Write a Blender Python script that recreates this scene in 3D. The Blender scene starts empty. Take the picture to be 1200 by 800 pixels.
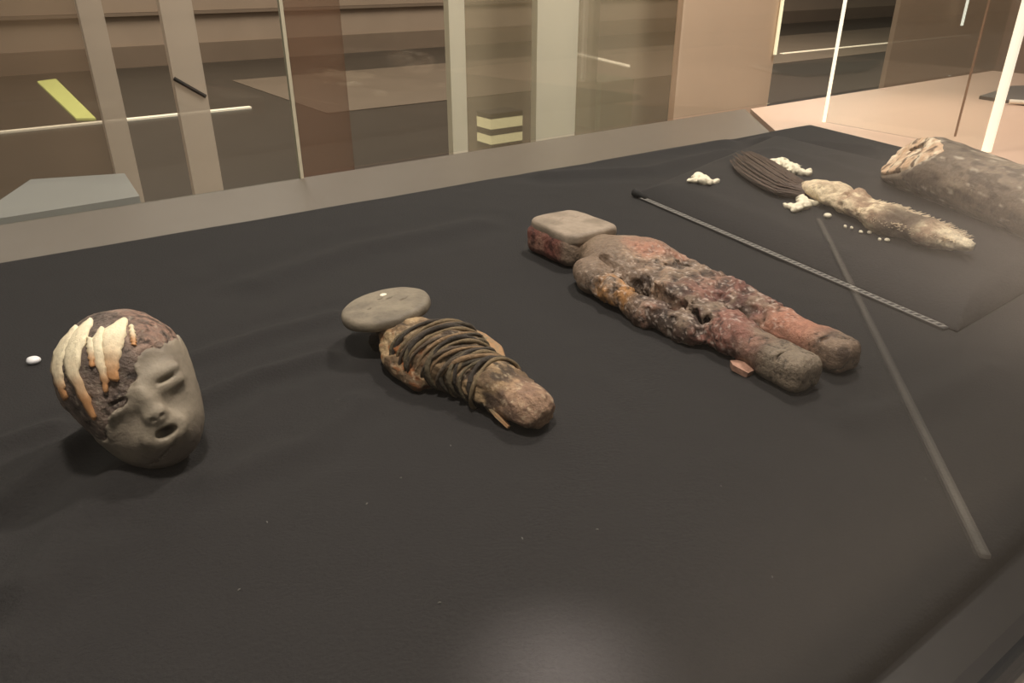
import bpy, math, random
import numpy as np
from mathutils import Vector, Matrix, Euler

random.seed(7)
rng = np.random.default_rng(7)
SC = bpy.context.scene
COL = SC.collection

# ------------------------------------------------------------------ camera, world, lights, exposure
F_PX, PITCH, CAM_H = 895.0, math.radians(26.35), 0.45
cam_d = bpy.data.cameras.new('camera'); cam = bpy.data.objects.new('camera', cam_d); COL.objects.link(cam)
cam.location = (0, 0, CAM_H); cam.rotation_euler = (math.pi/2 - PITCH, 0, 0)
cam_d.sensor_width = 36.0; cam_d.lens = 36.0*F_PX/1200.0; cam_d.clip_start = 0.01; cam_d.clip_end = 200
SC.camera = cam

world = bpy.data.worlds.new('hall_air'); SC.world = world; world.use_nodes = True
bg = world.node_tree.nodes['Background']; bg.inputs[0].default_value = (0.92, 0.86, 0.78, 1); bg.inputs[1].default_value = 0.22

def lamp(name, kind, loc, target, energy, color, size=0.3, spot=None, blend=0.5):
    d = bpy.data.lights.new(name, kind); o = bpy.data.objects.new(name, d); COL.objects.link(o)
    o.location = loc; d.energy = energy; d.color = color
    o.rotation_euler = (Vector(target) - Vector(loc)).to_track_quat('-Z', 'Y').to_euler()
    if kind == 'AREA': d.shape = 'DISK'; d.size = size
    if kind == 'SPOT': d.spot_size = math.radians(spot); d.spot_blend = blend; d.shadow_soft_size = size
    return o
lamp('ceiling_track_lamp', 'AREA', (0.60, 1.75, 1.75), (0.15, 1.0, 0), 25, (1.0, 0.88, 0.77), 0.20)
lamp('ceiling_track_lamp', 'AREA', (-0.12, 0.50, 1.75), (-0.42, 0.78, 0), 25, (1.0, 0.88, 0.77), 0.18)
lamp('ceiling_track_lamp', 'SPOT', (2.0, 2.9, 1.9), (1.55, 2.45, 0), 115, (1.0, 0.82, 0.70), 0.12, 50, 1.0)
lamp('narrow_spot_lamp', 'SPOT', (0.10, 0.75, 1.7), (0.035, 0.375, 0), 520, (1.0, 0.86, 0.78), 0.045, 4.4, 1.0)
lamp('hall_fill_light', 'AREA', (-3.5, 8.0, 4.2), (-3.5, 8.6, 0), 420, (1.0, 0.88, 0.76), 5.0)  # two unseen fill lights added to lift the dark hall
lamp('hall_fill_light', 'AREA', (4.5, 12.0, 4.2), (4.5, 12.6, 0), 520, (1.0, 0.88, 0.76), 5.0)
lamp('hall_fill_light', 'AREA', (2.8*.809-.7*.588, 2.8*.588+.7*.809, 3.0), (2.8*.809-3.2*.588, 2.8*.588+3.2*.809, .6), 48, (1.0, 0.91, 0.82), 1.4).data.spread = math.radians(95)  # unseen, added to brighten the panels' front faces
lamp('reflection_pool_lamp', 'SPOT', (5.25, 1.75, 4.0), (5.25, 1.75, -1), 1700, (1.0, 0.88, 0.78), 0.2, 62, 1.0)  # unseen lamp added for the bright pool mirrored in the front pane
SC.view_settings.view_transform = 'Standard'; SC.view_settings.look = 'None'
SC.view_settings.exposure = 0.0; SC.view_settings.gamma = 1.0; SC.view_settings.use_curve_mapping = False

# ------------------------------------------------------------------ pixel helpers
def ray(px, py):
    x = (px-600.0)/F_PX; y = -(py-400.0)/F_PX
    return np.array([x, math.cos(PITCH)+y*math.sin(PITCH), -math.sin(PITCH)+y*math.cos(PITCH)])
CAMP = np.array([0, 0, CAM_H])
def P(px, py, z=0.0):                       # the point of a level plane seen at a pixel
    d = ray(px, py); return CAMP + d*((z-CAM_H)/d[2])
AZ = math.radians(54.0)
U = np.array([math.sin(AZ), math.cos(AZ), 0]); N = np.array([-math.cos(AZ), math.sin(AZ), 0])
def W(px, py, dist):                        # the point of an upright plane parallel to the case back
    d = ray(px, py); return CAMP + d*(dist/np.dot(d, N))
def UN(u, n, z=0.0): return U*u + N*n + np.array([0, 0, z])

# ------------------------------------------------------------------ colours and materials
def lin(r, g, b):
    f = lambda c: (c/255/12.92) if c/255 <= .04045 else ((c/255+.055)/1.055)**2.4
    return np.array([f(r), f(g), f(b)])
def hexc(h): return lin(int(h[0:2], 16), int(h[2:4], 16), int(h[4:6], 16))

def mat(name, color, rough=0.7, noise=0.0, scale=40, bump=0.0, metal=0.0, spec=0.5, attr=False, color2=None, sheen=0, stretch=(1,1,1)):
    m = bpy.data.materials.new(name); m.use_nodes = True; nt = m.node_tree; b = nt.nodes['Principled BSDF']
    b.inputs['Roughness'].default_value = rough; b.inputs['Metallic'].default_value = metal
    b.inputs['Specular IOR Level'].default_value = spec
    if sheen: b.inputs['Sheen Weight'].default_value = sheen; b.inputs['Sheen Roughness'].default_value = .6
    tc = nt.nodes.new('ShaderNodeTexCoord'); mp = nt.nodes.new('ShaderNodeMapping'); mp.inputs['Scale'].default_value = stretch
    nt.links.new(tc.outputs['Object'], mp.inputs[0])
    nz = nt.nodes.new('ShaderNodeTexNoise'); nz.inputs['Scale'].default_value = scale; nz.inputs['Detail'].default_value = 6
    nz.inputs['Roughness'].default_value = .65; nt.links.new(mp.outputs[0], nz.inputs['Vector'])
    if attr:
        a = nt.nodes.new('ShaderNodeAttribute'); a.attribute_name = 'Col'; src = a.outputs['Color']
    else:
        rgb = nt.nodes.new('ShaderNodeRGB'); rgb.outputs[0].default_value = (*color, 1); src = rgb.outputs[0]
    if color2 is not None:
        mx = nt.nodes.new('ShaderNodeMix'); mx.data_type = 'RGBA'; mx.inputs['B'].default_value = (*color2, 1)
        rp = nt.nodes.new('ShaderNodeMapRange'); rp.inputs['From Min'].default_value = .4; rp.inputs['From Max'].default_value = .62
        nt.links.new(nz.outputs['Fac'], rp.inputs['Value']); nt.links.new(rp.outputs[0], mx.inputs['Factor'])
        nt.links.new(src, mx.inputs['A']); src = mx.outputs['Result']
    if noise:
        mr = nt.nodes.new('ShaderNodeMapRange'); mr.inputs['From Min'].default_value = .25; mr.inputs['From Max'].default_value = .75
        mr.inputs['To Min'].default_value = 1-noise; mr.inputs['To Max'].default_value = 1+noise
        nt.links.new(nz.outputs['Fac'], mr.inputs['Value'])
        vm = nt.nodes.new('ShaderNodeVectorMath'); vm.operation = 'SCALE'
        nt.links.new(src, vm.inputs[0]); nt.links.new(mr.outputs[0], vm.inputs['Scale']); src = vm.outputs[0]
    nt.links.new(src, b.inputs['Base Color'])
    if bump:
        bp = nt.nodes.new('ShaderNodeBump'); bp.inputs['Strength'].default_value = bump; bp.inputs['Distance'].default_value = .004
        nt.links.new(nz.outputs['Fac'], bp.inputs['Height']); nt.links.new(bp.outputs[0], b.inputs['Normal'])
    return m
def emit(name, color, s):
    m = bpy.data.materials.new(name); m.use_nodes = True; b = m.node_tree.nodes['Principled BSDF']
    b.inputs['Base Color'].default_value = (*color, 1); b.inputs['Emission Color'].default_value = (*color, 1); b.inputs['Emission Strength'].default_value = s
    return m
def glass_mat(name, tint=(1, 1, 1), ior=1.45, haze=0.0):
    m = bpy.data.materials.new(name); m.use_nodes = True; nt = m.node_tree; nt.nodes.clear()
    out = nt.nodes.new('ShaderNodeOutputMaterial'); tr = nt.nodes.new('ShaderNodeBsdfTransparent'); tr.inputs[0].default_value = (*tint, 1)
    gl = nt.nodes.new('ShaderNodeBsdfGlossy'); gl.inputs['Roughness'].default_value = 0.0
    ge = nt.nodes.new('ShaderNodeNewGeometry'); dt = nt.nodes.new('ShaderNodeVectorMath'); dt.operation = 'DOT_PRODUCT'
    nt.links.new(ge.outputs['Incoming'], dt.inputs[0]); nt.links.new(ge.outputs['Normal'], dt.inputs[1])
    def mth(op, a, b=None):
        q = nt.nodes.new('ShaderNodeMath'); q.operation = op
        for i, w in enumerate((a, b)):
            if w is None: continue
            if isinstance(w, (int, float)): q.inputs[i].default_value = w
            else: nt.links.new(w, q.inputs[i])
        return q.outputs[0]
    r0 = ((ior-1)/(ior+1))**2                # Schlick reflectance, the same on both faces of the pane
    fr = mth('ADD', mth('MULTIPLY', mth('POWER', mth('SUBTRACT', 1.0, mth('ABSOLUTE', dt.outputs['Value'])), 5.0), 1-r0), r0)
    mx = nt.nodes.new('ShaderNodeMixShader'); nt.links.new(fr, mx.inputs[0]); nt.links.new(tr.outputs[0], mx.inputs[1]); nt.links.new(gl.outputs[0], mx.inputs[2])
    nt.links.new(mx.outputs[0], out.inputs[0])
    return m
def frosted(name, color, opac):
    m = bpy.data.materials.new(name); m.use_nodes = True; nt = m.node_tree; nt.nodes.clear()
    out = nt.nodes.new('ShaderNodeOutputMaterial'); tr = nt.nodes.new('ShaderNodeBsdfTransparent')
    df = nt.nodes.new('ShaderNodeBsdfDiffuse'); df.inputs[0].default_value = (*color, 1)
    tl = nt.nodes.new('ShaderNodeBsdfTranslucent'); tl.inputs[0].default_value = (*color, 1)
    m1 = nt.nodes.new('ShaderNodeMixShader'); m1.inputs[0].default_value = .4; nt.links.new(df.outputs[0], m1.inputs[1]); nt.links.new(tl.outputs[0], m1.inputs[2])
    mx = nt.nodes.new('ShaderNodeMixShader'); mx.inputs[0].default_value = opac
    nt.links.new(tr.outputs[0], mx.inputs[1]); nt.links.new(m1.outputs[0], mx.inputs[2]); nt.links.new(mx.outputs[0], out.inputs[0])
    return m

# ------------------------------------------------------------------ object helpers
def link(name, me, m, parent=None):
    o = bpy.data.objects.new(name, me); COL.objects.link(o)
    if m is not None and not me.materials: me.materials.append(m)
    if parent is not None: o.parent = parent
    return o
def obj(name, verts, faces, m, parent=None, smooth=False, cols=None):
    me = bpy.data.meshes.new(name)
    if isinstance(faces, np.ndarray):
        nv, nf, k = len(verts), len(faces), faces.shape[1]
        me.vertices.add(nv); me.vertices.foreach_set('co', np.asarray(verts, np.float32).ravel())
        me.loops.add(nf*k); me.loops.foreach_set('vertex_index', faces.astype(np.int32).ravel())
        me.polygons.add(nf); me.polygons.foreach_set('loop_start', np.arange(0, nf*k, k, dtype=np.int32))
        me.update(calc_edges=True)
    else:
        me.from_pydata([tuple(map(float, v)) for v in verts], [], faces); me.update()
    me.polygons.foreach_set('use_smooth', [smooth]*len(me.polygons))
    if cols is not None:
        a = me.attributes.new('Col', 'FLOAT_COLOR', 'POINT')
        c = np.ones((len(verts), 4), np.float32); c[:, :3] = np.clip(cols, 0, 1); a.data.foreach_set('color', c.ravel())
    me.validate()
    return link(name, me, m, parent)
def tag(o, label, cat, group=None, kind=None):
    o['label'] = label; o['category'] = cat
    if group: o['group'] = group
    if kind: o['kind'] = kind
    return o
def struct(o, label=None):
    o['kind'] = 'structure'
    if label: o['label'] = label
    return o
def empty(name, loc=(0, 0, 0), rotz=0.0):
    o = bpy.data.objects.new(name, None); COL.objects.link(o); o.location = loc; o.rotation_euler = (0, 0, rotz); o.empty_display_size = .05
    return o
BOXF = [(0,3,2,1),(4,5,6,7),(0,1,5,4),(1,2,6,5),(2,3,7,6),(3,0,4,7)]
def prism(poly, z0, z1):                    # poly: counter-clockwise xy outline
    n = len(poly); v = [(p[0], p[1], z0) for p in poly] + [(p[0], p[1], z1) for p in poly]
    f = [tuple(range(n-1, -1, -1)), tuple(range(n, 2*n))] + [(i, (i+1) % n, n+(i+1) % n, n+i) for i in range(n)]
    return v, f
def ubox(u0, u1, n0, n1, z0, z1):           # box in the case's own directions
    pts = [UN(u0, n0), UN(u1, n0), UN(u1, n1), UN(u0, n1)]
    return prism(pts, z0, z1)
def tube(path, rad, seg=8, caps=True, flat=1.0):
    path = np.asarray(path, float); n = len(path); rad = np.broadcast_to(np.asarray(rad, float), (n,))
    t = np.gradient(path, axis=0); t /= np.linalg.norm(t, axis=1)[:, None]+1e-12
    ref = np.array([0, 0, 1.0]); v = []
    for i in range(n):
        a = np.cross(t[i], ref)
        if np.linalg.norm(a) < 1e-3: a = np.cross(t[i], [1.0, 0, 0])
        a /= np.linalg.norm(a); b = np.cross(a, t[i])
        for k in range(seg):
            th = 2*math.pi*k/seg; v.append(path[i]+rad[i]*(math.cos(th)*a+flat*math.sin(th)*b))
    f = [(i*seg+k, i*seg+(k+1) % seg, (i+1)*seg+(k+1) % seg, (i+1)*seg+k) for i in range(n-1) for k in range(seg)]
    if caps: f += [tuple(range(seg-1, -1, -1)), tuple(range((n-1)*seg, n*seg))]
    return v, f
def join(parts):
    V, Fc = [], []
    for v, f in parts:
        o = len(V); V += list(v); Fc += [tuple(i+o for i in q) for q in f]
    return V, Fc

# ------------------------------------------------------------------ noise and implicit shapes (numpy)
def _hash(i, j, k, s):
    h = (i*374761393 + j*668265263 + k*2147483647 + s*1274126177) & 0xffffffff
    h = ((h ^ (h >> 13)) * 1274126177) & 0xffffffff
    return ((h ^ (h >> 16)) & 0xffff)/65535.0
def vnoise(p, s=0):
    p = np.asarray(p, float); i = np.floor(p).astype(np.int64); f = p-i; f = f*f*(3-2*f); r = 0
    for a in (0, 1):
        for b in (0, 1):
            for c in (0, 1):
                w = (f[..., 0] if a else 1-f[..., 0])*(f[..., 1] if b else 1-f[..., 1])*(f[..., 2] if c else 1-f[..., 2])
                r = r + w*_hash(i[..., 0]+a, i[..., 1]+b, i[..., 2]+c, s)
    return r*2-1
def fbm(p, freq, octv=4, s=0, gain=.5):
    p = np.asarray(p, float)*freq; a, r, t = 1.0, 0, 0
    for o in range(octv):
        r = r + a*vnoise(p+o*17.3, s+o); t += a; a *= gain; p = p*2.03
    return r/t
def ss(a, b, x): t = np.clip((x-a)/(b-a), 0, 1); return t*t*(3-2*t)
def mixc(a, b, t): return a*(1-t[:, None]) + b*t[:, None]
def smin(a, b, k): h = np.clip(.5+.5*(b-a)/k, 0, 1); return b*(1-h)+a*h-k*h*(1-h)
def smax(a, b, k): return -smin(-a, -b, k)
def cap(p, a, b, ra, rb, sz=1.0):
    a = np.array(a, float); b = np.array(b, float); q = p.copy(); s = np.array([1, 1, sz])
    q = (p-a)/s; d = (b-a)/s; t = np.clip(q@d/(d@d), 0, 1)
    return (np.linalg.norm(q-t[:, None]*d, axis=1)-(ra+(rb-ra)*t))*min(1, sz)
def ell(p, c, r):
    r = np.array(r, float); q = (p-np.array(c, float)); k0 = np.linalg.norm(q/r, axis=1); k1 = np.linalg.norm(q/(r*r), axis=1)+1e-9
    return k0*(k0-1)/k1
def rbox(p, c, h, r):
    q = np.abs(p-np.array(c, float))-(np.array(h, float)-r)
    return np.linalg.norm(np.maximum(q, 0), axis=1)+np.minimum(q.max(axis=1), 0)-r

def nets(fn, lo, hi, res):                  # surface nets: implicit function to quads
    lo = np.array(lo, float); hi = np.array(hi, float)
    n = np.ceil((hi-lo)/res).astype(int)+1
    ax = [lo[i]+res*np.arange(n[i]) for i in range(3)]
    G = np.stack(np.meshgrid(*ax, indexing='ij'), -1)
    D = fn(G.reshape(-1, 3)).reshape(n)
    S = D < 0
    c = n-1
    cnt = np.zeros(c); pos = np.zeros((*c, 3))
    corners = [(a, b, d) for a in (0, 1) for b in (0, 1) for d in (0, 1)]
    sl = lambda A, o: A[o[0]:o[0]+c[0], o[1]:o[1]+c[1], o[2]:o[2]+c[2]]
    for o in corners:
        for axn in range(3):
            if o[axn]: continue
            o2 = list(o); o2[axn] = 1
            d0, d1 = sl(D, o), sl(D, o2); cr = (d0 < 0) != (d1 < 0)
            t = np.where(cr, d0/np.where(cr, d0-d1, 1), 0)
            cnt += cr
            for k in range(3): pos[..., k] += cr*(o[k]+(t if k == axn else 0))
    act = cnt > 0
    idx = -np.ones(c, int); idx[act] = np.arange(act.sum())
    base = np.argwhere(act); V = lo+res*(base+pos[act]/cnt[act][:, None])
    quads = []
    for axn in range(3):
        b1, b2 = (axn+1) % 3, (axn+2) % 3
        s0 = [slice(1, -1)]*3; s0[axn] = slice(0, -1); s1 = list(s0); s1[axn] = slice(1, None)
        A, B = S[tuple(s0)], S[tuple(s1)]
        e = np.argwhere(A != B)
        if not len(e): continue
        ins = A[tuple(e.T)]
        e = e.copy(); e[:, b1] += 1; e[:, b2] += 1
        def cell(d1, d2):
            q = e.copy(); q[:, b1] -= d1; q[:, b2] -= d2; return idx[tuple(q.T)]
        q = np.stack([cell(1, 1), cell(0, 1), cell(0, 0), cell(1, 0)], 1)
        q[~ins] = q[~ins][:, ::-1]; quads.append(q)
    Q = np.concatenate(quads); Q = Q[(Q >= 0).all(1)]
    return V, Q
def grad(fn, V, e=.0008):
    g = np.stack([fn(V+np.eye(3)[k]*e)-fn(V-np.eye(3)[k]*e) for k in range(3)], 1)
    return g/(np.linalg.norm(g, axis=1)[:, None]+1e-9)
def march(fn, o, d, tmax, steps=60):        # sphere-trace one ray, None when it misses
    d = np.array(d, float)/np.linalg.norm(d); t = 0.0
    for _ in range(steps):
        q = fn((np.array(o)+d*t)[None])[0]
        t += q*.7
        if abs(q) < 2e-4: return np.array(o)+d*t
        if t > tmax: return None
    return np.array(o)+d*t if abs(q) < 2e-3 else None

#@@STRUCT
# ------------------------------------------------------------------ the hall
FLOOR = -0.92
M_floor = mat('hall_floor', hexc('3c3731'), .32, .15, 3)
M_floor_reflection = mat('pale_floor_reflection', hexc('77695b'), .4, .1, 2)
M_wall = mat('hall_wall', hexc('a08c7a'), .8, .08, 1.5)
M_wall_d = mat('wall_plinth', hexc('7a6858'), .8, .08, 1.5)
M_wall_l = mat('wall_ledge', hexc('9a8674'), .8, .06, 1.5)
v, f = ubox(-30, 40, -12, 13.2, FLOOR-.1, FLOOR); struct(obj('floor', v, f, M_floor))
WALL = 12.85
fw = struct(obj('wall_back', *ubox(-30, 40, WALL, WALL+.3, FLOOR, 4.0), M_wall))
zc = lambda py: W(0, py, WALL-.06)[2]
v, f = ubox(-30, 40, WALL-.06, WALL, FLOOR, zc(63)); obj('skirting', v, f, M_wall_d, fw)
v, f = ubox(-30, 40, WALL-.10, WALL, zc(24), zc(20)); obj('ledge', v, f, M_wall_d, fw)
v, f = ubox(-30, 40, WALL-.04, WALL, zc(20)+.004, 3.0); obj('upper_panel', v, f, M_wall_l, fw)
struct(obj('wall_front', *ubox(-30, 40, -12.3, -12, FLOOR, 4.0), M_wall))
# paler floor field beyond, put in for a lighter blurred reflection
u0 = np.dot(W(350, 100, 8.0), U)
def floor_u(px, py): p = P(px, py, FLOOR); return np.dot(p, U), np.dot(p, N)
_, nA = floor_u(530, 117); uL, _ = floor_u(345, 120)
pf = struct(obj('added_floor_1', *ubox(uL, 40, nA, nA+3.0, FLOOR, FLOOR+.006), M_floor_reflection), 'paler floor strip put in for a blurred reflection along the back wall')

# bright line reflections in the back glass, built as glowing strips on the floor
M_strip = emit('strip_glow', (1.0, .86, .66), .38)
M_strip_y = emit('yellow_strip_glow', (.80, .80, .25), .40)
uA, nS = floor_u(0, 157); uB, _ = floor_u(290, 125); uC, _ = floor_u(910, 63); uD, _ = floor_u(1130, 41)
tag(obj('glow_strip', *ubox(uA-2, uB, nS, nS+.08, FLOOR, FLOOR+.016), M_strip), 'thin white glowing reflection line on the hall floor beside the yellow one', 'reflected strip')
tag(obj('glow_strip', *ubox(uC, uD, nS, nS+.08, FLOOR, FLOOR+.016), M_strip), 'thin white glowing reflection line on the hall floor crossing behind the bright vertical rods', 'reflected strip')
def floor_quad(pix, h):
    return prism([P(x, y, FLOOR) for x, y in pix], FLOOR, FLOOR+h)
tag(obj('glow_strip', *floor_quad([(90, 141), (113, 141), (66, 94), (44, 97)], .02), M_strip_y), 'short yellow-green glowing reflection strip laid on the dark hall floor', 'reflected strip')
tag(obj('glow_strip', *floor_quad([(738, 80), (738, 77.5), (628, 51), (628, 53.5)], .02), M_strip), 'thin white glowing reflection line slanting across the floor past the wide pale panel', 'reflected strip')

# blurred reflections in the back glass, built as pale upright panels behind the case
def panel(name, px0, px1, ytest, dist, m, label, thick=.04, z1=2.4, group=None, kids=()):
    a, b = W(px0, ytest, dist), W(px1, ytest, dist)
    o = obj(name, *ubox(np.dot(a, U), np.dot(b, U), dist, dist+thick, FLOOR, z1), m)
    tag(o, label, 'reflection panel', group); return o
Mp1 = frosted('pale_reflection_a', hexc('e0d0c0'), .72)
Mp2 = frosted('pale_reflection_b', hexc('ece4d2'), .86)
Mp3 = frosted('clear_reflection', hexc('b8aa92'), .40)
Mp4 = frosted('pink_reflection', hexc('ecd2ba'), .86)
M_dark = mat('dark_reflection', hexc('2a211a'), .6)
panel('reflection_panel', 112, 140, 100, 3.0, Mp1, 'narrow tan upright reflection strip nearest the yellow floor strip')
pb = panel('reflection_panel', 201, 238, 80, 3.1, Mp1, 'tan upright reflection strip crossed by a short dark slanting streak')
a, b = W(204, 92, 3.09), W(241, 113, 3.09)
obj('slanting_streak', *tube([a, b], .007, 8), M_dark, pb)  # dark streak of the pane reflection, built as a thin bar
panel('reflection_panel', -60, 108, 60, 3.4, frosted('brown_reflection', hexc('a08770'), .30), 'broad brownish see-through reflection panel at the end of the hall')
panel('reflection_panel', 528, 546, 80, 3.0, Mp2, 'slim pale reflection strip standing where the dark floor ends')
panel('reflection_panel', 546, 792, 80, 3.2, Mp3, 'wide hazy see-through reflection panel behind the slim pale strip')
panel('reflection_panel', 629, 676, 80, 2.9, Mp2, 'pale cream upright reflection panel with a lit foot')
panel('reflection_panel', 676, 700, 80, 2.95, Mp3, 'greyish narrow reflection panel joined to the cream upright panel')
panel('reflection_panel', 798, 911, 40, 2.9, Mp4, 'broad pinkish beige upright reflection panel with a bright yellow edge')
panel('reflection_panel', 1046, 1420, 50, 3.5, frosted('rosy_reflection', hexc('dcc2ac'), .72), 'broad rosy grey reflection panel behind the thick bright rod')
panel('reflection_panel', 338, 402, 50, 3.6, frosted('rust_brown_reflection', hexc('8d6c58'), .42), 'rust brown see-through reflection panel beside the glass joint')

# glowing bars built for golden glass reflections, and things beyond the case
M_warm_glow = emit('warm_glow_bar', (1.0, .84, .45), .9)
def floor_box(px0, px1, py, depth, z0, z1):
    a, b = P(px0, py, FLOOR), P(px1, py, FLOOR); n0 = (np.dot(a, N)+np.dot(b, N))/2
    return ubox(np.dot(a, U), np.dot(a, U)+abs(np.dot(b-a, U)), n0, n0+depth, FLOOR+z0, FLOOR+z1)
lb = empty('reflection_box', P(566, 176, FLOOR)); tag(lb, 'low stack of two warm yellow reflections built as glowing bars on the floor behind the hazy panel', 'reflection box')
MI = Matrix.Translation(lb.location).inverted()
for z0, z1, mm in ((0, .05, M_dark), (.05, .12, M_warm_glow), (.12, .17, M_dark), (.17, .25, M_warm_glow), (.25, .29, M_dark)):
    o = obj('reflection_bar' if mm is M_warm_glow else 'dark_layer', *floor_box(566, 622, 174, .2, z0, z1), mm, lb); o.matrix_parent_inverse = MI
tag(obj('reflection_bar', *floor_box(640, 672, 162, .15, 0, .10), M_warm_glow), 'single warm reflection built as a glowing bar on the floor behind the cream panel', 'reflection bar')
tag(obj('green_box', *floor_box(690, 752, 150, .6, 0, .42), mat('green_glaze', hexc('5c6650'), .3, .1, 8)), 'dull green low box on the hall floor beside the hazy reflection panel', 'box')
gp = [P(x, y, -.03) for x, y in ((-40, 268), (167, 233), (146, 203), (36, 210))]
gpl = obj('grey_plinth', *prism([gp[0]+N*.04, gp[1]+N*.03, gp[2], gp[3]], FLOOR, -.03), mat('grey_plinth', hexc('a3a09c'), .5, .05, 8)); tag(gpl, 'blue grey plinth standing close behind the case below the yellow strip', 'plinth')
# pale floor field added unseen behind the viewer, and the reflected strip crossing it: both show as reflections in the front pane
struct(obj('added_floor_2', *ubox(-8, 20, -8.0, -0.05, FLOOR, FLOOR+.006), mat('added_pale_floor', hexc('a3978a'), .6, .08, 1.5)), 'pale stone floor field added unseen in front of the case for its reflection')
fa, fb = UN(4.03, -2.28, FLOOR), UN(1.86, -.325, FLOOR); fd = (fb-fa)/np.linalg.norm(fb-fa); fp = np.array([-fd[1], fd[0], 0])*.012
tag(obj('glow_strip', *prism([fa-fp, fb-fp, fb+fp, fa+fp], FLOOR+.007, FLOOR+.02), emit('dim_strip_glow', (1.0, .88, .72), .045)), 'slanting reflected strip on the floor before the case, mirrored in its front glass', 'reflected strip')
#@@CASE
# ------------------------------------------------------------------ the display case
case = empty('display_case', UN(0.6, 0.9, FLOOR)); tag(case, 'large glass display case with a beige base and black cloth inside', 'display case')
CI = Matrix.Translation(Vector(UN(0.6, .9, FLOOR))).inverted()
def kid(o, parent=case):
    o.parent = parent; o.matrix_parent_inverse = CI; return o
BZ = -0.02
M_base = mat('beige_base', hexc('6c645a'), .38, .05, 14)
M_pink = mat('pink_base', hexc('dcbca4'), .32, .04, 14)
M_black = mat('black_base', hexc('1b1b1c'), .45, .1, 30)
M_steel = mat('steel_rail', hexc('b9aca0'), .3, metal=.9)
back_n = float(np.dot(P(500, 186, BZ), N))
s0, s1 = P(875, 127, BZ), P(930, 148, BZ); sd = (s1-s0)/np.linalg.norm(s1-s0)
sA = s0-sd*.05; sB = s0+sd*2.2
t_ = (back_n-np.dot(s0, N))/np.dot(sd, N); sA = s0+sd*t_
gap = np.array([-sd[1], sd[0], 0])*.011
nearL = UN(-2.3, .17); farL = UN(-2.3, back_n); nearR = s0+sd*3.2
v, f = prism([farL, nearL, UN(np.dot(nearR, U), .17)-gap, sA-gap], BZ-.06, BZ); kid(obj('base_board', v, f, M_base))
v, f = prism([sA+gap, UN(np.dot(nearR, U), .17)+gap, UN(4.2, .17), UN(4.2, back_n)], BZ-.06, BZ); kid(obj('base_board', v, f, M_pink))
v, f = ubox(-2.28, 4.18, .05, back_n-.02, BZ-.10, BZ-.061); kid(obj('case_deck', v, f, M_black))
v, f = ubox(-2.25, 4.15, .14, back_n-.06, FLOOR, BZ-.101); kid(obj('plinth', v, f, M_base))
v, f = ubox(-2.3, 4.2, .099, .168, BZ-.06, BZ); kid(obj('front_strip', v, f, M_black))
v, f = ubox(-2.3, 4.2, 0.085, .0985, BZ-.06, BZ+.004); kid(obj('front_rail', v, f, M_steel))
M_glass = glass_mat('case_glass', (.97, .985, .97), 1.42)
M_glass_f = glass_mat('case_glass_front', (.985, .99, .985), 1.40)
M_gedge = mat('glass_edge', hexc('c8c0a8'), .25)
joint_u = float(np.dot(W(340, 100, back_n), U))
v, f = ubox(-2.3, joint_u-.004, back_n-.005, back_n+.005, BZ, 1.15); kid(obj('back_pane', v, f, M_glass))
v, f = ubox(joint_u+.004, 4.2, back_n-.005, back_n+.005, BZ+.008, 1.15); kid(obj('back_pane', v, f, M_glass))
v, f = ubox(joint_u-.004, joint_u+.004, back_n-.006, back_n+.006, BZ, 1.15); kid(obj('pane_joint', v, f, M_gedge))
v, f = ubox(-2.3, 4.2, .090, .096, BZ+.004, 1.15); kid(obj('front_pane', v, f, M_glass_f))
e1, e2 = P(965, 145, BZ), P(1155, 180, BZ)
ed = (e2-e1)/np.linalg.norm(e2-e1); ep = np.array([-ed[1], ed[0], 0])
e3 = e1+ed*1.35
v, f = prism([e1+ed*.012-ep*.005, e2-ed*.018-ep*.005, e2-ed*.018+ep*.005, e1+ed*.012+ep*.005], BZ+.007, 1.15); kid(obj('side_pane', v, f, M_glass))
M_lit = emit('edge_glint', (1.0, .90, .72), .95)  # light caught by the glass edges, put in as emission
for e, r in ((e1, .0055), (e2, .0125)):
    kid(obj('edge_glint', *tube([(*e[:2], BZ+.006), (*e[:2], .3), (*e[:2], 1.15)], r, 12), M_lit))
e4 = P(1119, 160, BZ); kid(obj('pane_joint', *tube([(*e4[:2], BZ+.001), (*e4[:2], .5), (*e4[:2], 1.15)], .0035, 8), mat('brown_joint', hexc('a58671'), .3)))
tr = [P(x, y, BZ) for x, y in ((1147, 116), (1200, 124), (1290, 130), (1290, 100), (1185, 104))]
ty = obj('grey_tray', *prism([(q[0], q[1]) for q in tr], BZ, BZ+.012), mat('grey_tray', hexc('6e675f'), .4)); tag(ty, 'thin dark grey tray with a white front edge on the pink board', 'tray')
td = (tr[2]-tr[1])/np.linalg.norm(tr[2]-tr[1]); obj('white_edge', *tube([tr[1]-td*.05+[0, 0, .012], tr[1]+[0, 0, .012], tr[2]+[0, 0, .012]], .008, 8), mat('white_edge', hexc('f4ead8'), .3), ty)
# bright edge of the pinkish reflection panel and a short lit rod beyond
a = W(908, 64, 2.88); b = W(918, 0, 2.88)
tag(obj('light_rod', *tube([(a[0], a[1], a[2]), (a[0], a[1], a[2]+.8)], .010, 10), emit('yellow_rod', (1, .88, .6), .75)), 'pale yellow lit rod along the edge of the broad pinkish reflection panel', 'light rod')
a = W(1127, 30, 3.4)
tag(obj('light_rod', *tube([(a[0], a[1], a[2]), (a[0], a[1], a[2]+.8)], .011, 10), emit('white_rod', (1, .93, .8), 1.2)), 'short bright white rod hanging before the rosy grey reflection panel', 'light rod')

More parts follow.
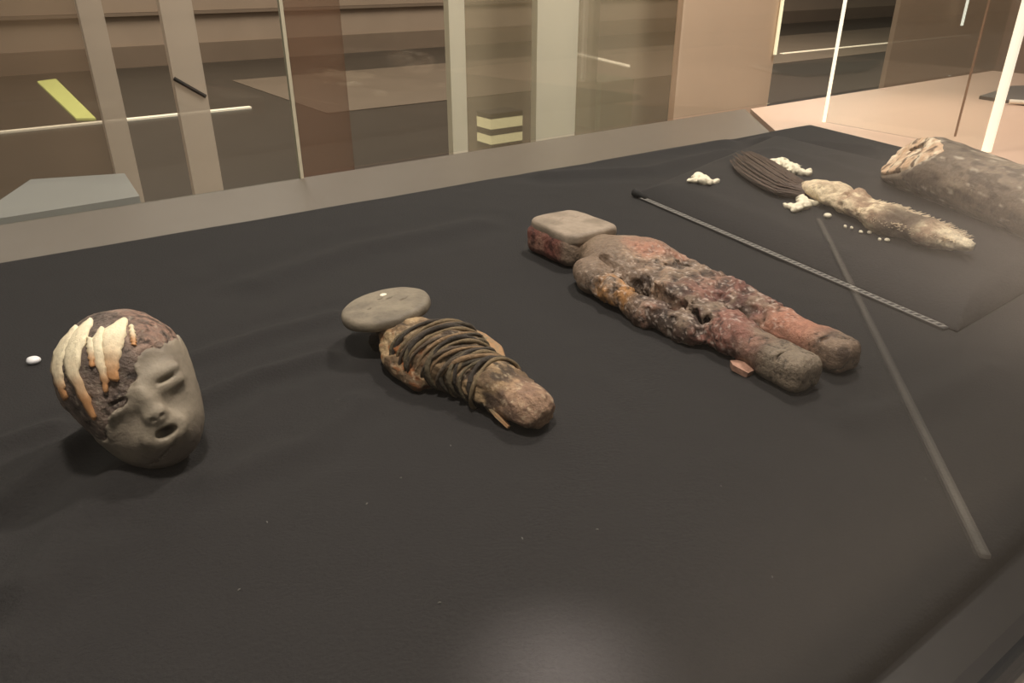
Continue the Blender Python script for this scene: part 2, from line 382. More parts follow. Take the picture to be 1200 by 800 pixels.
#@@CLOTH
# ------------------------------------------------------------------ black cloth over the board
cA, cB, cC, cD = P(945, 144), P(1020, 160), P(1200, 203), None
near_n = float(np.dot(P(1100, 715), N))
far_dir = (P(945, 145)-P(0, 305)); far_dir /= np.linalg.norm(far_dir)
QA = P(945, 145)-far_dir*3.6; QB = P(950, 145)
rd = (P(1200, 203)-P(955, 145)); rd /= np.linalg.norm(rd)
t_ = (near_n-np.dot(QB, N))/np.dot(rd, N); QC = QB+rd*t_; QD = UN(-2.2, near_n)
FOLDS = [  # pixel polylines of the folds, height, half width
    ([(0, 590), (70, 530), (120, 500)], .004, .016), ([(20, 690), (80, 620), (140, 562), (175, 548)], .005, .022),
    ([(230, 470), (300, 440), (380, 418)], .004, .016), ([(225, 420), (300, 395), (390, 370)], .003, .018),
    ([(0, 520), (60, 498)], .003, .012), ([(0, 760), (60, 690), (110, 640)], .003, .02),
    ([(640, 205), (760, 200), (850, 178)], .004, .03), ([(300, 330), (420, 290), (560, 262)], .003, .03),
    ([(1160, 430), (1080, 470), (1000, 490)], .002, .02), ([(250, 560), (360, 520), (420, 470)], .0025, .02),
    ([(700, 185), (850, 165)], .003, .03), ([(900, 165), (1010, 175)], .006, .04)]
def seg_d(xy, a, b):
    d = b-a; t = np.clip(((xy-a)@d)/(d@d), 0, 1); return np.linalg.norm(xy-(a+t[:, None]*d), axis=1)
def cloth_h(xy):
    xy = np.asarray(xy, float)[:, :2]; p3 = np.column_stack([xy, np.zeros(len(xy))])
    h = .0016*fbm(p3, 5, 3, 3)+.0009*fbm(p3, 22, 2, 9)
    for pl, hh, w in FOLDS:
        q = [P(*t)[:2] for t in pl]; d = np.min([seg_d(xy, q[i], q[i+1]) for i in range(len(q)-1)], axis=0)
        hh = hh*2.4; h = h+hh*np.exp(-(d/w)**2)-.35*hh*np.exp(-((d-2*w)/(w*1.2))**2)
    return h
NU, NV = 520, 320
s = np.linspace(0, 1, NU)**.9; t = np.linspace(0, 1, NV)
Sg, Tg = np.meshgrid(s, t, indexing='ij'); Sg = Sg[..., None]; Tg = Tg[..., None]
XY = (QA*(1-Sg)+QB*Sg)*(1-Tg)+(QD*(1-Sg)+QC*Sg)*Tg
xy = XY.reshape(-1, 3); hh = cloth_h(xy).reshape(NU, NV)
wav = .006*fbm(np.column_stack([xy[:, :2], np.zeros(len(xy))]), 3.5, 2, 5).reshape(NU, NV)
# rounded drop at the border
Lr = np.linalg.norm(QB-QA)
dist_edge = np.minimum.reduce([(np.ones_like(Sg)*Tg)[..., 0]*1.6, (1-Tg)[..., 0]*1.6*np.ones_like(Sg[..., 0]), (1-Sg)[..., 0]*Lr*np.ones_like(Tg[..., 0])])
r = .014; k = np.clip(1-dist_edge/r, 0, 1); drop = (r*1.3)*(1-np.sqrt(np.clip(1-k*k, 0, 1)))
Z = hh*np.clip(dist_edge/.03, 0, 1)-drop
edge_k = np.exp(-dist_edge/.15)
XY[..., :2] += (N[:2]*(wav*edge_k)[..., None])*(Tg < .5)
V = np.concatenate([XY[..., :2], Z[..., None]], -1).reshape(-1, 3)
ii, jj = np.meshgrid(np.arange(NU-1), np.arange(NV-1), indexing='ij'); a = (ii*NV+jj).ravel()
Fq = np.stack([a, a+1, a+NV+1, a+NV], 1)
if True:
    p0, p1, p2 = V[Fq[0, 0]], V[Fq[0, 1]], V[Fq[0, 2]]
    if np.cross(p1-p0, p2-p0)[2] < 0: Fq = Fq[:, ::-1]
M_cloth = mat('black_felt', hexc('2b2a2a'), .80, .30, 300, .5, spec=.18, sheen=.03)
cloth = tag(obj('black_cloth', V, Fq, M_cloth, smooth=True), 'large black felt cloth spread over the case floor under all the figures', 'cloth')
solid = cloth.modifiers.new('thickness', 'SOLIDIFY'); solid.thickness = .002; solid.offset = -1

# padded black board with a ladder-stitched tape on its front edge
pc = [P(745, 229), P(1121, 390), P(1330, 268), P(905, 163)]
PADZ = .036
def inpoly_d(xy, poly):
    n = len(poly); d = np.full(len(xy), 1e9)
    for i in range(n):
        a, b = np.array(poly[i][:2]), np.array(poly[(i+1) % n][:2]); e = b-a; nn = np.array([-e[1], e[0]])/np.linalg.norm(e)
        d = np.minimum(d, ((xy-a)@nn)*(3.0 if i == 1 else 1.0))
    return d
NP = 170
s = np.linspace(0, 1, NP); Sg, Tg = [q[..., None] for q in np.meshgrid(s, s, indexing='ij')]
XYp = (pc[0]*(1-Sg)+pc[1]*Sg)*(1-Tg)+(pc[3]*(1-Sg)+pc[2]*Sg)*Tg
q = XYp.reshape(-1, 3)
def pad_h(xy):
    xy = np.asarray(xy, float)[:, :2]; d = np.clip(inpoly_d(xy, pc), 0, 1)
    rise = 1-np.exp(-d/.042); p3 = np.column_stack([xy, np.zeros(len(xy))])
    dl = seg_d(xy, pc[0][:2], pc[3][:2])
    z = .004+(PADZ-.004)*rise
    z = z+rise*(.0022*fbm(p3, 7, 3, 21))
    for pl, hh, w in [([(800, 225), (900, 262), (985, 300)], .003, .02), ([(840, 190), (905, 182), (1010, 215)], .005, .03), ([(980, 190), (1040, 215), (1120, 262), (1200, 300)], .004, .03)]:
        g = [P(*t, .02)[:2] for t in pl]; dd = np.min([seg_d(xy, g[i], g[i+1]) for i in range(len(g)-1)], axis=0); z = z+hh*rise*np.exp(-(dd/w)**2)
    return z
zt = pad_h(q)
top = np.column_stack([q[:, :2], zt]); bot = np.column_stack([q[:, :2], np.full(len(q), .0005)])
ii, jj = np.meshgrid(np.arange(NP-1), np.arange(NP-1), indexing='ij'); a = (ii*NP+jj).ravel()
Ft = np.stack([a, a+NP, a+NP+1, a+1], 1); nb = NP*NP
ring = [i*NP for i in range(NP)]+[(NP-1)*NP+j for j in range(1, NP)]+[i*NP+NP-1 for i in range(NP-2, -1, -1)]+[j for j in range(NP-2, 0, -1)]
rg = np.array(ring); rn = np.roll(rg, -1); Fs = np.stack([rg+nb, rn+nb, rn, rg], 1)
Fp = np.concatenate([Ft, Ft[:, ::-1]+nb, Fs])
M_pad = mat('black_pad_cloth', hexc('282727'), .78, .18, 200, .3, spec=.2, sheen=.04)
pad_c = np.mean(pc, axis=0)
pad = tag(obj('padded_board', np.concatenate([top, bot]), Fp, M_pad, smooth=True), 'thin padded black board with stitched tape edge carrying the furred figure', 'padded board')
e = pc[1]-pc[0]; eL = np.linalg.norm(e); ex = e/eL; ey = np.array([ex[1], -ex[0], 0])
M_tape = mat('dark_tape', hexc('3a3a3a'), .7); M_thread = mat('pale_thread', hexc('8f8c86'), .6)
def frame_box(o, l0, l1, w0, w1, z0, z1): return prism([o+ex*l0+ey*w1, o+ex*l1+ey*w1, o+ex*l1+ey*w0, o+ex*l0+ey*w0], z0, z1)
tape = obj('stitched_tape', *frame_box(pc[0], .03, eL-.012, .0005, .013, .0005, .004), M_tape, pad)
nr = 64; rungs = []
for i in range(nr):
    l = .035+(eL-.055)*i/(nr-1); rungs.append(prism([pc[0]+ex*(l)+ey*.0115, pc[0]+ex*(l+.0035)+ey*.0115, pc[0]+ex*(l+.0065)+ey*.003, pc[0]+ex*(l+.003)+ey*.003], .004, .0052))
rungs.append(frame_box(pc[0], .035, eL-.018, .0112, .0128, .004, .0052)); rungs.append(frame_box(pc[0], .035, eL-.018, .0012, .0024, .004, .0052))
st = obj('ladder_stitching', *join(rungs), M_thread, tape); st['kind'] = 'stuff'
# dark rolled corner at the tape's far end
q0 = pc[0]+ex*.004
obj('corner_fold', *tube([q0+ey*.006+np.array([0, 0, .009]), q0+ex*.02+ey*.006+np.array([0, 0, .008]), q0+ex*.04+ey*.004+np.array([0, 0, .006])], [.009, .008, .004], 10), mat('corner_black', hexc('151515'), .8), pad, smooth=True)

#@@FIGS
# ------------------------------------------------------------------ helpers for the figures
def frame_at(name, head_xy, foot_xy, z=0.0):     # an Empty at the head end, local x runs from head to feet
    d = np.array(foot_xy, float)-np.array(head_xy, float); return empty(name, (head_xy[0], head_xy[1], z), math.atan2(d[1], d[0]))
def local_ray(e, px, py):                        # a pixel's ray in a thing's own coordinates
    R = Matrix.Rotation(-e.rotation_euler.z, 3, 'Z')
    return np.array(R @ (Vector(CAMP)-e.location)), np.array(R @ Vector(ray(px, py)))
def blob(name, fn, lo, hi, res, colf, m, parent=None, disp=None):
    V, Q = nets(fn, lo, hi, res); n = grad(fn, V)
    c = colf(V, n)
    if disp is not None: V = V+n*disp(V)[:, None]
    return obj(name, V, Q, m, parent, smooth=True, cols=c)
M_clay = mat('grey_clay', (0, 0, 0), .62, .14, 120, .35, attr=True)
M_crust = mat('crusty_clay', (0, 0, 0), .48, .35, 170, 1.0, attr=True)
M_fibre = mat('plant_fibre', (0, 0, 0), .7, .35, 220, .8, attr=True)
M_skin = mat('dry_hide', (0, 0, 0), .45, .30, 140, .6, attr=True)

# ------------------------------------------------------------------ clay head with reed strips
HEADR = Euler((math.radians(-20), math.radians(-12), math.radians(38)), 'XYZ').to_matrix()
HR = np.array(HEADR); HC = P(150, 458, .072)+np.array([0, .012, 0]); HC[2] = .070
head = empty('head_effigy', (HC[0], HC[1], 0)); tag(head, 'clay mummy head with grey face mask and cream strips over the skull', 'mummy head')
def to_h(p): return (p-np.array([0, 0, HC[2]]))@HR     # thing's own coordinates to the skull's
def skull(p):
    q = to_h(p)
    d = ell(q, (-.001, .012, .016), (.062, .068, .064))
    d = smin(d, ell(q, (0, -.018, -.038), (.044, .043, .046)), .035)
    d = smax(d, -.057-q[:, 1]+.12*np.abs(q[:, 0]), .022)            # flattened face
    return d
def face_region(q):                                    # < 0 on the clay mask
    edge = .014+.75*np.clip(q[:, 0], -.1, .1)+.020*fbm(q, 60, 5, 4, .6)
    edge = np.where(q[:, 0] > 0.006, .028+.014*fbm(q, 50, 4, 5, .6), edge)
    return np.maximum((q[:, 2]-edge)*.7, (q[:, 1]-(.012+.014*fbm(q, 40, 3, 8)))*.9)
def mask_sdf(p):
    q = to_h(p); d = skull(p)-.0010
    d = smin(d, ell(q, (.002, -.0575, -.012), (.007, .006, .015)), .012)                       # nose ridge
    d = smin(d, ell(q, (.002, -.0595, -.024), (.009, .0065, .006)), .008)
    d = smin(d, ell(q, (.002, -.0535, -.044), (.019, .005, .012)), .014)                        # lips
    for sx in (-1, 1):
        d = smin(d, ell(q, (.002+sx*.024, -.0490, .0070), (.015, .005, .0040)), .014)
        d = smin(d, ell(q, (.002+sx*.024, -.0490, -.0065), (.013, .004, .0036)), .012)
        d = smax(d, -ell(q, (.002+sx*.024, -.062, .0005), (.0115, .014, .0026)), .002)
        d = smax(d, -ell(q, (.002+sx*.0045, -.0670, -.0275), (.0028, .005, .0022)), .002)
    d = smax(d, -ell(q+.0015*np.stack([fbm(q, 90, 2, 21+i) for i in range(3)], 1), (.003, -.062, -.0445), (.0100, .018, .0054)), .002)                   # open mouth
    d = np.maximum(d, -(np.abs(q[:, 2]+.060-.004*np.sin(q[:, 0]*90)-.2*q[:, 0])-.0005)*.8-(np.abs(q[:, 0]+.008) > .017)*1.0)
    return smax(d, face_region(q), .003)
def skull_full(p):
    q = to_h(p); d = skull(p)
    d = smax(d, -ell(q, (.003, -.062, -.0445), (.0100, .034, .0056)), .002)
    for sx in (-1, 1): d = smax(d, -ell(q, (.002+sx*.024, -.062, .0005), (.0115, .020, .0026)), .002)
    return d+.0020*fbm(q, 60, 4, 2)+.0018*np.abs(fbm(q, 130, 3, 6))+.0014*ss(.045, 0, np.abs(fbm(q, 38, 4, 16)))
def skull_col(V, n):
    q = to_h(V); a = fbm(q, 45, 4, 11); b = fbm(q, 110, 3, 12)
    c = mixc(hexc('6b5d54')+0*V, hexc('9a8576'), ss(-.3, .5, a))
    pk = ss(.005, .045, q[:, 0])*ss(.01, .04, q[:, 2]); c = mixc(c, hexc('b48d7a')+0*V, .75*pk*ss(-.5, .2, b))
    c = mixc(c, hexc('2e2723')+0*V, .8*ss(.18, .4, b)); c = mixc(c, hexc('241d19')+0*V, .85*ss(.045, .0, np.abs(fbm(q, 38, 4, 16))))
    c = mixc(c, hexc('b5a896')+0*V, .6*ss(.30, .5, fbm(q, 300, 3, 15)))
    return c
def mask_col(V, n):
    q = to_h(V); a = fbm(q, 30, 4, 13)
    c = mixc(hexc('7d7365')+0*V, hexc('9a8f7d'), ss(-.4, .5, a))
    ins = ell(q, (.003, -.062, -.0445), (.0105, .02, .0060)); c = mixc(c, hexc('2a201c')+0*V, ss(.0, -.003, ins)*1.0)
    c = mixc(c, hexc('6b6158')+0*V, ss(-.052, -.066, q[:, 2])*.8)  # chin painted darker, its shading put into the mask colour
    return c
blob('skull', skull_full, (-.1, -.1, -.015), (.1, .1, .175), .0024, skull_col, M_crust, head)
blob('face_mask', mask_sdf, (-.1, -.11, -.02), (.1, .1, .175), .0019, mask_col, M_clay, head, lambda V: .0004*fbm(V, 160, 2, 7))
# cream reed strips laid over the skull, each traced along the skull's own surface
STRIPS = [[(90, 382, 1.5), (74, 405, 6), (66, 430, 6), (70, 450, 4.5), (77, 468, 2)],
          [(107, 374, 1.5), (93, 392, 8), (85, 412, 8), (84, 436, 7), (94, 455, 6), (103, 475, 5), (111, 491, 2)],
          [(106, 396, 3), (107, 410, 4.5), (108, 430, 2)],
          [(120, 384, 2), (114, 400, 6), (117, 422, 6), (123, 445, 4), (124, 460, 1.5)],
          [(146, 374, 3), (133, 391, 12), (130, 408, 11), (131, 428, 7), (133, 446, 5)],
          [(154, 382, 2), (156, 395, 3), (157, 405, 2)]]
M_strip2 = mat('cream_reed', (0, 0, 0), .6, .18, 150, .5, attr=True, stretch=(1, 1, .3))
for pl in STRIPS:
    pl = np.array(pl, float); tt = np.linspace(0, len(pl)-1, 22)
    px = np.interp(tt, range(len(pl)), pl[:, 0]); py = np.interp(tt, range(len(pl)), pl[:, 1]); w = np.interp(tt, range(len(pl)), pl[:, 2])
    V, C = [], []
    for i in range(22):
        pts = []
        for k in np.linspace(-1, 1, 5):
            o, d = local_ray(head, px[i]+k*(w[i]*1.18+.9*math.sin(i*1.7)+.6*math.sin(i*2.9)), py[i]+k*w[i]*.25); pts.append(march(skull, o, d, 1.6))
        if any(q is None for q in pts): continue
        V.append(np.array(pts))
    V = np.array(V); n = len(V); flat = V.reshape(-1, 3); nn = grad(skull, flat)
    prof = np.tile([.0009, .0020, .0023, .0020, .0009], n); up = flat+nn*(prof+.0006*fbm(flat, 200, 2, 3))[:, None]; dn = flat-nn*.003
    VV = np.concatenate([up, dn]); N5 = n*5; Fc = []
    for i in range(n-1):
        for k in range(4):
            a = i*5+k; Fc.append((a, a+1, a+6, a+5)); Fc.append((N5+a, N5+a+5, N5+a+6, N5+a+1))
        Fc.append((i*5, i*5+5, N5+i*5+5, N5+i*5)); Fc.append((i*5+4, N5+i*5+4, N5+i*5+9, i*5+9))
    Fc.append((0, N5, N5+1, N5+2, N5+3, N5+4, 4, 3, 2, 1)); e_ = (n-1)*5; Fc.append((e_, e_+1, e_+2, e_+3, e_+4, N5+e_+4, N5+e_+3, N5+e_+2, N5+e_+1, N5+e_))
    tv = np.tile(np.repeat(np.linspace(0, 1, n), 5), 2); a = fbm(VV, 60, 3, 19)
    C = mixc(hexc('fbeecb')+0*VV, hexc('d79f6c'), np.clip(ss(.25, .9, tv+.25*a), 0, 1))
    st = obj('reed_strip', VV, Fc, M_strip2, head, smooth=True, cols=C)

# ------------------------------------------------------------------ disc-faced bundle bound with cords
h2, f2 = (-.162, .905), (.030, .700)
bun = frame_at('bound_figure', h2, f2); tag(bun, 'small bundled figure with flat oval grey face and dark cord bindings', 'mummy figure')
def b2_core(p):
    d = cap(p, (.060, -.006, .026), (.115, .0, .028), .040, .043, .66)
    d = smin(d, cap(p, (.115, .0, .026), (.215, .0, .022), .041, .028, .74), .02)
    d = smin(d, cap(p, (.215, .0, .021), (.268, -.002, .021), .030, .027, .80), .015)
    return d
def b2(p):
    d = b2_core(p)
    d = smin(d, cap(p, (.020, -.004, .026), (.055, -.004, .026), .016, .024, .8), .02)         # neck
    d = smin(d, cap(p, (.070, -.043, .016), (.128, -.050, .011), .014, .010), .010)            # near arm
    d = smin(d, cap(p, (.075, .045, .018), (.150, .044, .016), .014, .010), .010)              # far arm
    d = smax(d, -(p[:, 2]-.001), .004)
    return d+.0055*fbm(p, 46, 5, 31, .6)+.0026*fbm(p*np.array([.35, 1, 1]), 130, 3, 33)
def b2_col(V, n):
    a = fbm(V, 50, 4, 35); b = fbm(V*np.array([.4, 1, 1]), 130, 3, 36)
    c = mixc(hexc('6b563f')+0*V, hexc('b39772'), ss(-.25, .4, a)); c = mixc(c, hexc('33271d')+0*V, .9*ss(.0, .28, b))
    c = mixc(c, hexc('a3826c')+0*V, .7*ss(.225, .262, V[:, 0])*ss(-.6, .1, a))
    sh = ss(.09, .05, V[:, 0]); c = mixc(c, hexc('b39a74')+0*V, .7*sh*ss(-.2, .4, a)); c = mixc(c, hexc('b56f38')+0*V, .7*ss(-.025, -.045, V[:, 1])*ss(.0, .3, b)*ss(.17, .1, V[:, 0]))
    return mixc(c, hexc('e2cfae')+0*V, .4*ss(.25, .5, fbm(V*np.array([.5, 1, 1]), 310, 3, 39)))
blob('body', b2, (-.01, -.08, -.004), (.315, .08, .075), .0022, b2_col, M_fibre, bun)
# oval face disc, tilted a little toward the feet
FD = np.array([-.002, .0, .050]); FRm = np.array(Euler((math.radians(4), math.radians(-6), math.radians(8)), 'XYZ').to_matrix())
def disc(p):
    q = (p-FD)@FRm; rr = np.linalg.norm(q[:, :2]/np.array([.056, .060]), axis=1)
    d2 = (rr-1)*.056; w = np.maximum(d2+.0065, 0); hz = np.abs(q[:, 2]+.10*np.clip(rr, 0, 1)**2*.02)-.0015
    d = np.sqrt(w**2+np.maximum(hz, 0)**2)-.0065
    for x, y, rx, ry in ((-.006, .012, .0022, .006), (.014, .020, .0022, .007), (-.004, -.024, .002, .003), (-.016, .006, .002, .004)):
        d = smax(d, -ell(q, (x, y, .0075), (rx, ry, .005)), .001)
    return d
def disc_col(V, n):
    q = (V-FD)@FRm; a = fbm(V, 40, 4, 41); c = mixc(hexc('736a5c')+0*V, hexc('8c8270'), ss(-.4, .4, a)); return c
blob('face_disc', lambda p: disc(p)+.0006*fbm(p, 60, 3, 43), (-.08, -.08, .025), (.08, .08, .075), .0018, disc_col, M_clay, bun)
obj('neck_stub', *tube([(.004, 0, .002), (.010, 0, .020), (.004, 0, .042)], [.030, .022, .020], 14), mat('neck_fibre', hexc('4d4033'), .8, .3, 120, .5), bun, smooth=True)
# a white fleck on the disc
q = np.array([-.022, .018, .0068]); c0 = FRm@q+FD
v, f = tube([c0+np.array([0, 0, -.002]), c0+np.array([0, 0, .0008]), c0+np.array([0, 0, .0016])], [.0055, .005, .003], 10)
obj('white_fleck', v, f, mat('white_fleck', hexc('fff8e0'), .4), bun, smooth=True)
# cord windings
CORDC = [hexc(c) for c in ('4a4236', '645944', '3a322a', '7a694e', '5a4d3e', '8a7052')]
cordm = [mat('cord_fibre', c, .75, .4, 240, .8) for c in CORDC]
xs = np.concatenate([np.linspace(.088, .180, 22), np.linspace(.176, .206, 6)])
for k, x0 in enumerate(xs):
    skew = .020*math.sin(k*.9)+.016; tw = random.uniform(-.2, .2); path = []
    for th in np.linspace(-.95, math.pi+.95, 34):
        ca, sa = math.cos(th), math.sin(th); xx = x0+skew*ca*.6+.004*math.sin(2*th+k)
        o = np.array([xx, 0, .022]); dr = np.array([0, ca, sa*.9])
        # outward search for the body's surface
        tlo, thi = 0.0, .09
        for _ in range(18):
            tm = (tlo+thi)/2
            if b2_core((o+dr*tm)[None])[0] < 0: tlo = tm
            else: thi = tm
        pt = o+dr*(tlo+.0022+.0018*math.sin(k*2.1+th*2)); pt[2] = max(pt[2], .0035); path.append(pt)
    rr = random.uniform(.0018, .0034)
    obj('cord_winding', *tube(path, [rr*(1+.2*math.sin(i*.8+k)) for i in range(34)], 7), cordm[k % 6], bun, smooth=True)
# loose flaps of reed on the far side, and a cord end
def slab(path, w, th, up=(0, 0, 1)):
    path = np.array(path, float); w = np.array(w, float); v = []; n = len(path); t = np.gradient(path, axis=0)
    for i in range(n):
        s_ = np.cross(t[i], up); s_ /= np.linalg.norm(s_); uu = np.cross(s_, t[i]); uu /= np.linalg.norm(uu)
        for a, b in ((-1, -1), (1, -1), (1, 1), (-1, 1)): v.append(path[i]+s_*w[i]*a+uu*th*b)
    f = [(i*4+k, i*4+(k+1) % 4, i*4+4+(k+1) % 4, i*4+4+k) for i in range(n-1) for k in range(4)]+[(3, 2, 1, 0), tuple((n-1)*4+k for k in range(4))]
    return v, f
M_flap = mat('reed_flap', hexc('c69a6e'), .6, .3, 110, .6, color2=hexc('8b7f66'))
obj('reed_flap', *slab([(.092, .056, .034), (.115, .060, .026), (.145, .056, .020), (.172, .046, .016)], [.003, .009, .012, .006], .003, (0, -.6, 1)), M_flap, bun)
obj('reed_flap', *slab([(.178, .030, .030), (.200, .030, .029), (.225, .028, .026), (.250, .024, .022)], [.002, .006, .006, .002], .0025, (0, -.3, 1)), mat('pink_flap', hexc('d8a98a'), .6, .3, 110, .5), bun)
obj('reed_flap', *slab([(.225, -.024, .014), (.248, -.029, .010), (.264, -.030, .005)], [.004, .005, .002], .0015, (0, .5, 1)), M_flap, bun)

# ------------------------------------------------------------------ large clay-covered figure
h3, f3 = (.100, 1.255), (.365, .800)
big = frame_at('clay_figure', h3, f3); tag(big, 'large reddish clay covered figure with blocky head, arms and two legs', 'mummy figure')
def b3(p):
    q = p.copy(); y, x = p[:, 1], p[:, 0]
    d = cap(p, (.140, -.018, .026), (.155, .046, .028), .036, .036, .74)                         # chest
    d = smin(d, cap(p, (.160, .012, .026), (.300, .014, .024), .062, .050, .50), .03)             # torso
    d = smin(d, cap(p, (.060, .004, .026), (.130, .010, .028), .036, .044, .7), .02)              # neck
    d = smin(d, cap(p, (.285, -.022, .024), (.505, -.032, .020), .037, .0255, .82), .006)         # near leg
    d = smin(d, cap(p, (.290, .046, .024), (.500, .047, .020), .036, .0240, .82), .006)           # far leg
    d = smin(d, rbox(p, (.508, -.032, .0215), (.034, .026, .0215), .014), .006); d = smin(d, rbox(p, (.503, .047, .021), (.033, .024, .021), .014), .006)
    for yy, x0 in ((-.032, .516), (.047, .512)):                                                  # cracks across the feet
        d = smax(d, -(np.maximum(np.abs(x-x0-.010*np.sin((y-yy)*90)-.004*fbm(p, 60, 2, 58))-.0009, np.abs(y-yy)-.026)), .001)
    d = smin(d, cap(p, (.138, -.064, .024), (.170, -.073, .024), .021, .021), .008)               # shoulder and arm
    d = smin(d, cap(p, (.165, -.073, .023), (.300, -.072, .019), .021, .017), .010)
    d = smin(d, cap(p, (.300, -.072, .018), (.375, -.060, .017), .020, .019), .008)               # hand
    d = smin(d, cap(p, (.125, .082, .022), (.290, .084, .016), .020, .015), .010)                 # far arm
    d = smin(d, cap(p, (.290, .084, .016), (.325, .080, .014), .016, .013), .008)
    # split between the legs, and between arm and flank
    d = smax(d, -cap(p, (.335, .010, .050), (.57, .008, .020), .007, .014, 2.2), .003)
    d = smax(d, -cap(p, (.150, -.046, .052), (.300, -.051, .036), .005, .0095, 2.4), .003)
    d = smax(d, -cap(p, (.300, -.052, .040), (.385, -.036, .020), .007, .006, 2.2), .004)
    d = smax(d, -(p[:, 2]-.0012), .005)
    n1 = fbm(p, 26, 4, 51); n2 = fbm(p, 80, 4, 52); rough = ss(.14, .22, x)*ss(.47, .40, x)
    d = d+.0016*ss(.035, 0, np.abs(fbm(p, 30, 4, 59)))*ss(.13, .2, x)+.0055*n1*rough+(.0016+.0040*rough)*n2+.0035*rough*ss(.18, .34, np.abs(fbm(p, 34, 3, 53)))
    return d
RED, DRED, TAN, GREY, DK, PINK = [hexc(c) for c in ('8a574c', '56322b', 'a0836a', '8a7c6a', '2c201a', 'b98169')]
def b3_col(V, n):
    x, y = V[:, 0], V[:, 1]; a = fbm(V, 22, 4, 55); b = fbm(V, 60, 4, 56); g = fbm(V, 150, 3, 57)
    c = mixc(hexc('84705e')+0*V, hexc('a58b74'), ss(-.3, .4, a))
    c = mixc(c, hexc('57463a')+0*V, .85*ss(-.05, .25, b)*ss(.17, .24, x))
    c = mixc(c, RED+0*V, .85*ss(.27, .34, x)*ss(.50, .44, x)*ss(-.35, .15, a+.2*b))
    c = mixc(c, DRED+0*V, .7*ss(.30, .36, x)*ss(.47, .42, x)*ss(.05, .3, b))
    c = mixc(c, PINK+0*V, .85*ss(.128, .145, x)*ss(.215, .19, x)*ss(-.015, .01, y)*ss(-.5, .1, a))
    c = mixc(c, PINK+0*V, .85*ss(.40, .43, x)*ss(.51, .47, x)*ss(.012, .02, y))
    c = mixc(c, GREY+0*V, .9*ss(.475, .50, x)*ss(.01, 0, y))
    c = mixc(c, hexc('8d7a66')+0*V, .8*ss(.115, .09, x))
    ar = ss(-.050, -.060, y); c = mixc(c, hexc('c08a4e')+0*V, .85*ar*ss(.19, .21, x)*ss(.285, .25, x)*ss(-.4, .2, b))
    c = mixc(c, hexc('5a463b')+0*V, .85*ar*ss(.265, .30, x)*ss(.40, .38, x)*ss(-.3, .1, b))
    c = mixc(c, DK+0*V, .85*ss(.20, .38, np.abs(fbm(V, 34, 3, 53))-.0)*ss(.16, .22, x)*ss(.47, .42, x)*.8)
    c = mixc(c, hexc('241a15')+0*V, .85*ss(.035, .0, np.abs(fbm(V, 30, 4, 59)))*ss(.13, .2, x))
    return mixc(c, hexc('e6d6c8')+0*V, .55*ss(.2, .46, fbm(V*np.array([.7, 1, 1])+.37, 330, 3, 57))*ss(.14, .2, x)*ss(.47, .42, x))
blob('body', b3, (.00, -.115, -.004), (.56, .125, .085), .0026, b3_col, M_crust, big)
HC3 = np.array([.004, -.004, .026]); HR3 = np.array(Euler((0, 0, math.radians(5)), 'XYZ').to_matrix())
def b3_head(p):
    q = (p-HC3)@HR3
    d = rbox(q, (.004, 0, 0), (.062, .057, .027), .020)
    d = smin(d, cap(q, (.045, .004, -.004), (.075, .006, -.002), .032, .030, .65), .015)
    d = smax(d, -(p[:, 2]-.001), .004); return d+.0022*fbm(p, 45, 4, 61)*ss(.014, -.004, q[:, 2])+.0012*fbm(p, 120, 3, 62)
def b3_hcol(V, n):
    a = fbm(V, 45, 4, 63); b = fbm(V, 110, 3, 64); c = mixc(hexc('7d4b40')+0*V, hexc('a47a68'), ss(-.2, .35, a))
    c = mixc(c, hexc('4a2b25')+0*V, .8*ss(.05, .3, b)); q = (V-HC3)@HR3; return mixc(c, hexc('8d7a68')+0*V, ss(.035, .06, q[:, 0]))
blob('head', b3_head, (-.09, -.09, -.004), (.11, .09, .07), .0024, b3_hcol, M_crust, big)
def plate(p):
    q = (p-HC3-np.array([0, 0, .027]))@HR3; w = .052+.006*np.clip(q[:, 0]/.06, -1, 1)
    q2 = q.copy(); q2[:, 2] += .05*q[:, 0]*0+.9*(q[:, 1]**2)
    c2 = np.abs(q2[:, :2]-np.array([.006, .002]))-np.array([.063-.10*q2[:, 1].mean()*0-.022, .054-.022])
    d2 = np.linalg.norm(np.maximum(c2, 0), axis=1)+np.minimum(c2.max(axis=1), 0)-.022+.003*fbm(p, 30, 2, 69)
    w_ = np.stack([d2+.007, np.abs(q2[:, 2]+.002)-.0025], 1); d = np.linalg.norm(np.maximum(w_, 0), axis=1)+np.minimum(w_.max(axis=1), 0)-.007
    for x, y, rx, ry in ((-.016, -.006, .0022, .0050), (-.010, .022, .0024, .0062)):
        d = smax(d, -ell(q2, (x, y, .008), (rx, ry, .004)), .001)
    return d+.0008*fbm(p, 50, 3, 66)
blob('face_plate', plate, (-.1, -.09, .03), (.11, .1, .075), .0021, lambda V, n: mixc(hexc('857868')+0*V, hexc('a09180'), ss(-.4, .4, fbm(V, 35, 4, 67))), M_clay, big)
obj('flake', *slab([(.448, -.056, .004), (.462, -.062, .008), (.478, -.060, .004)], [.006, .011, .006], .004), mat('flake_clay', hexc('b58b76'), .6, .3, 150, .6), big)
for a_ in ((.118, -.088, .003, .010), (.215, -.098, .002, .005)):
    pass

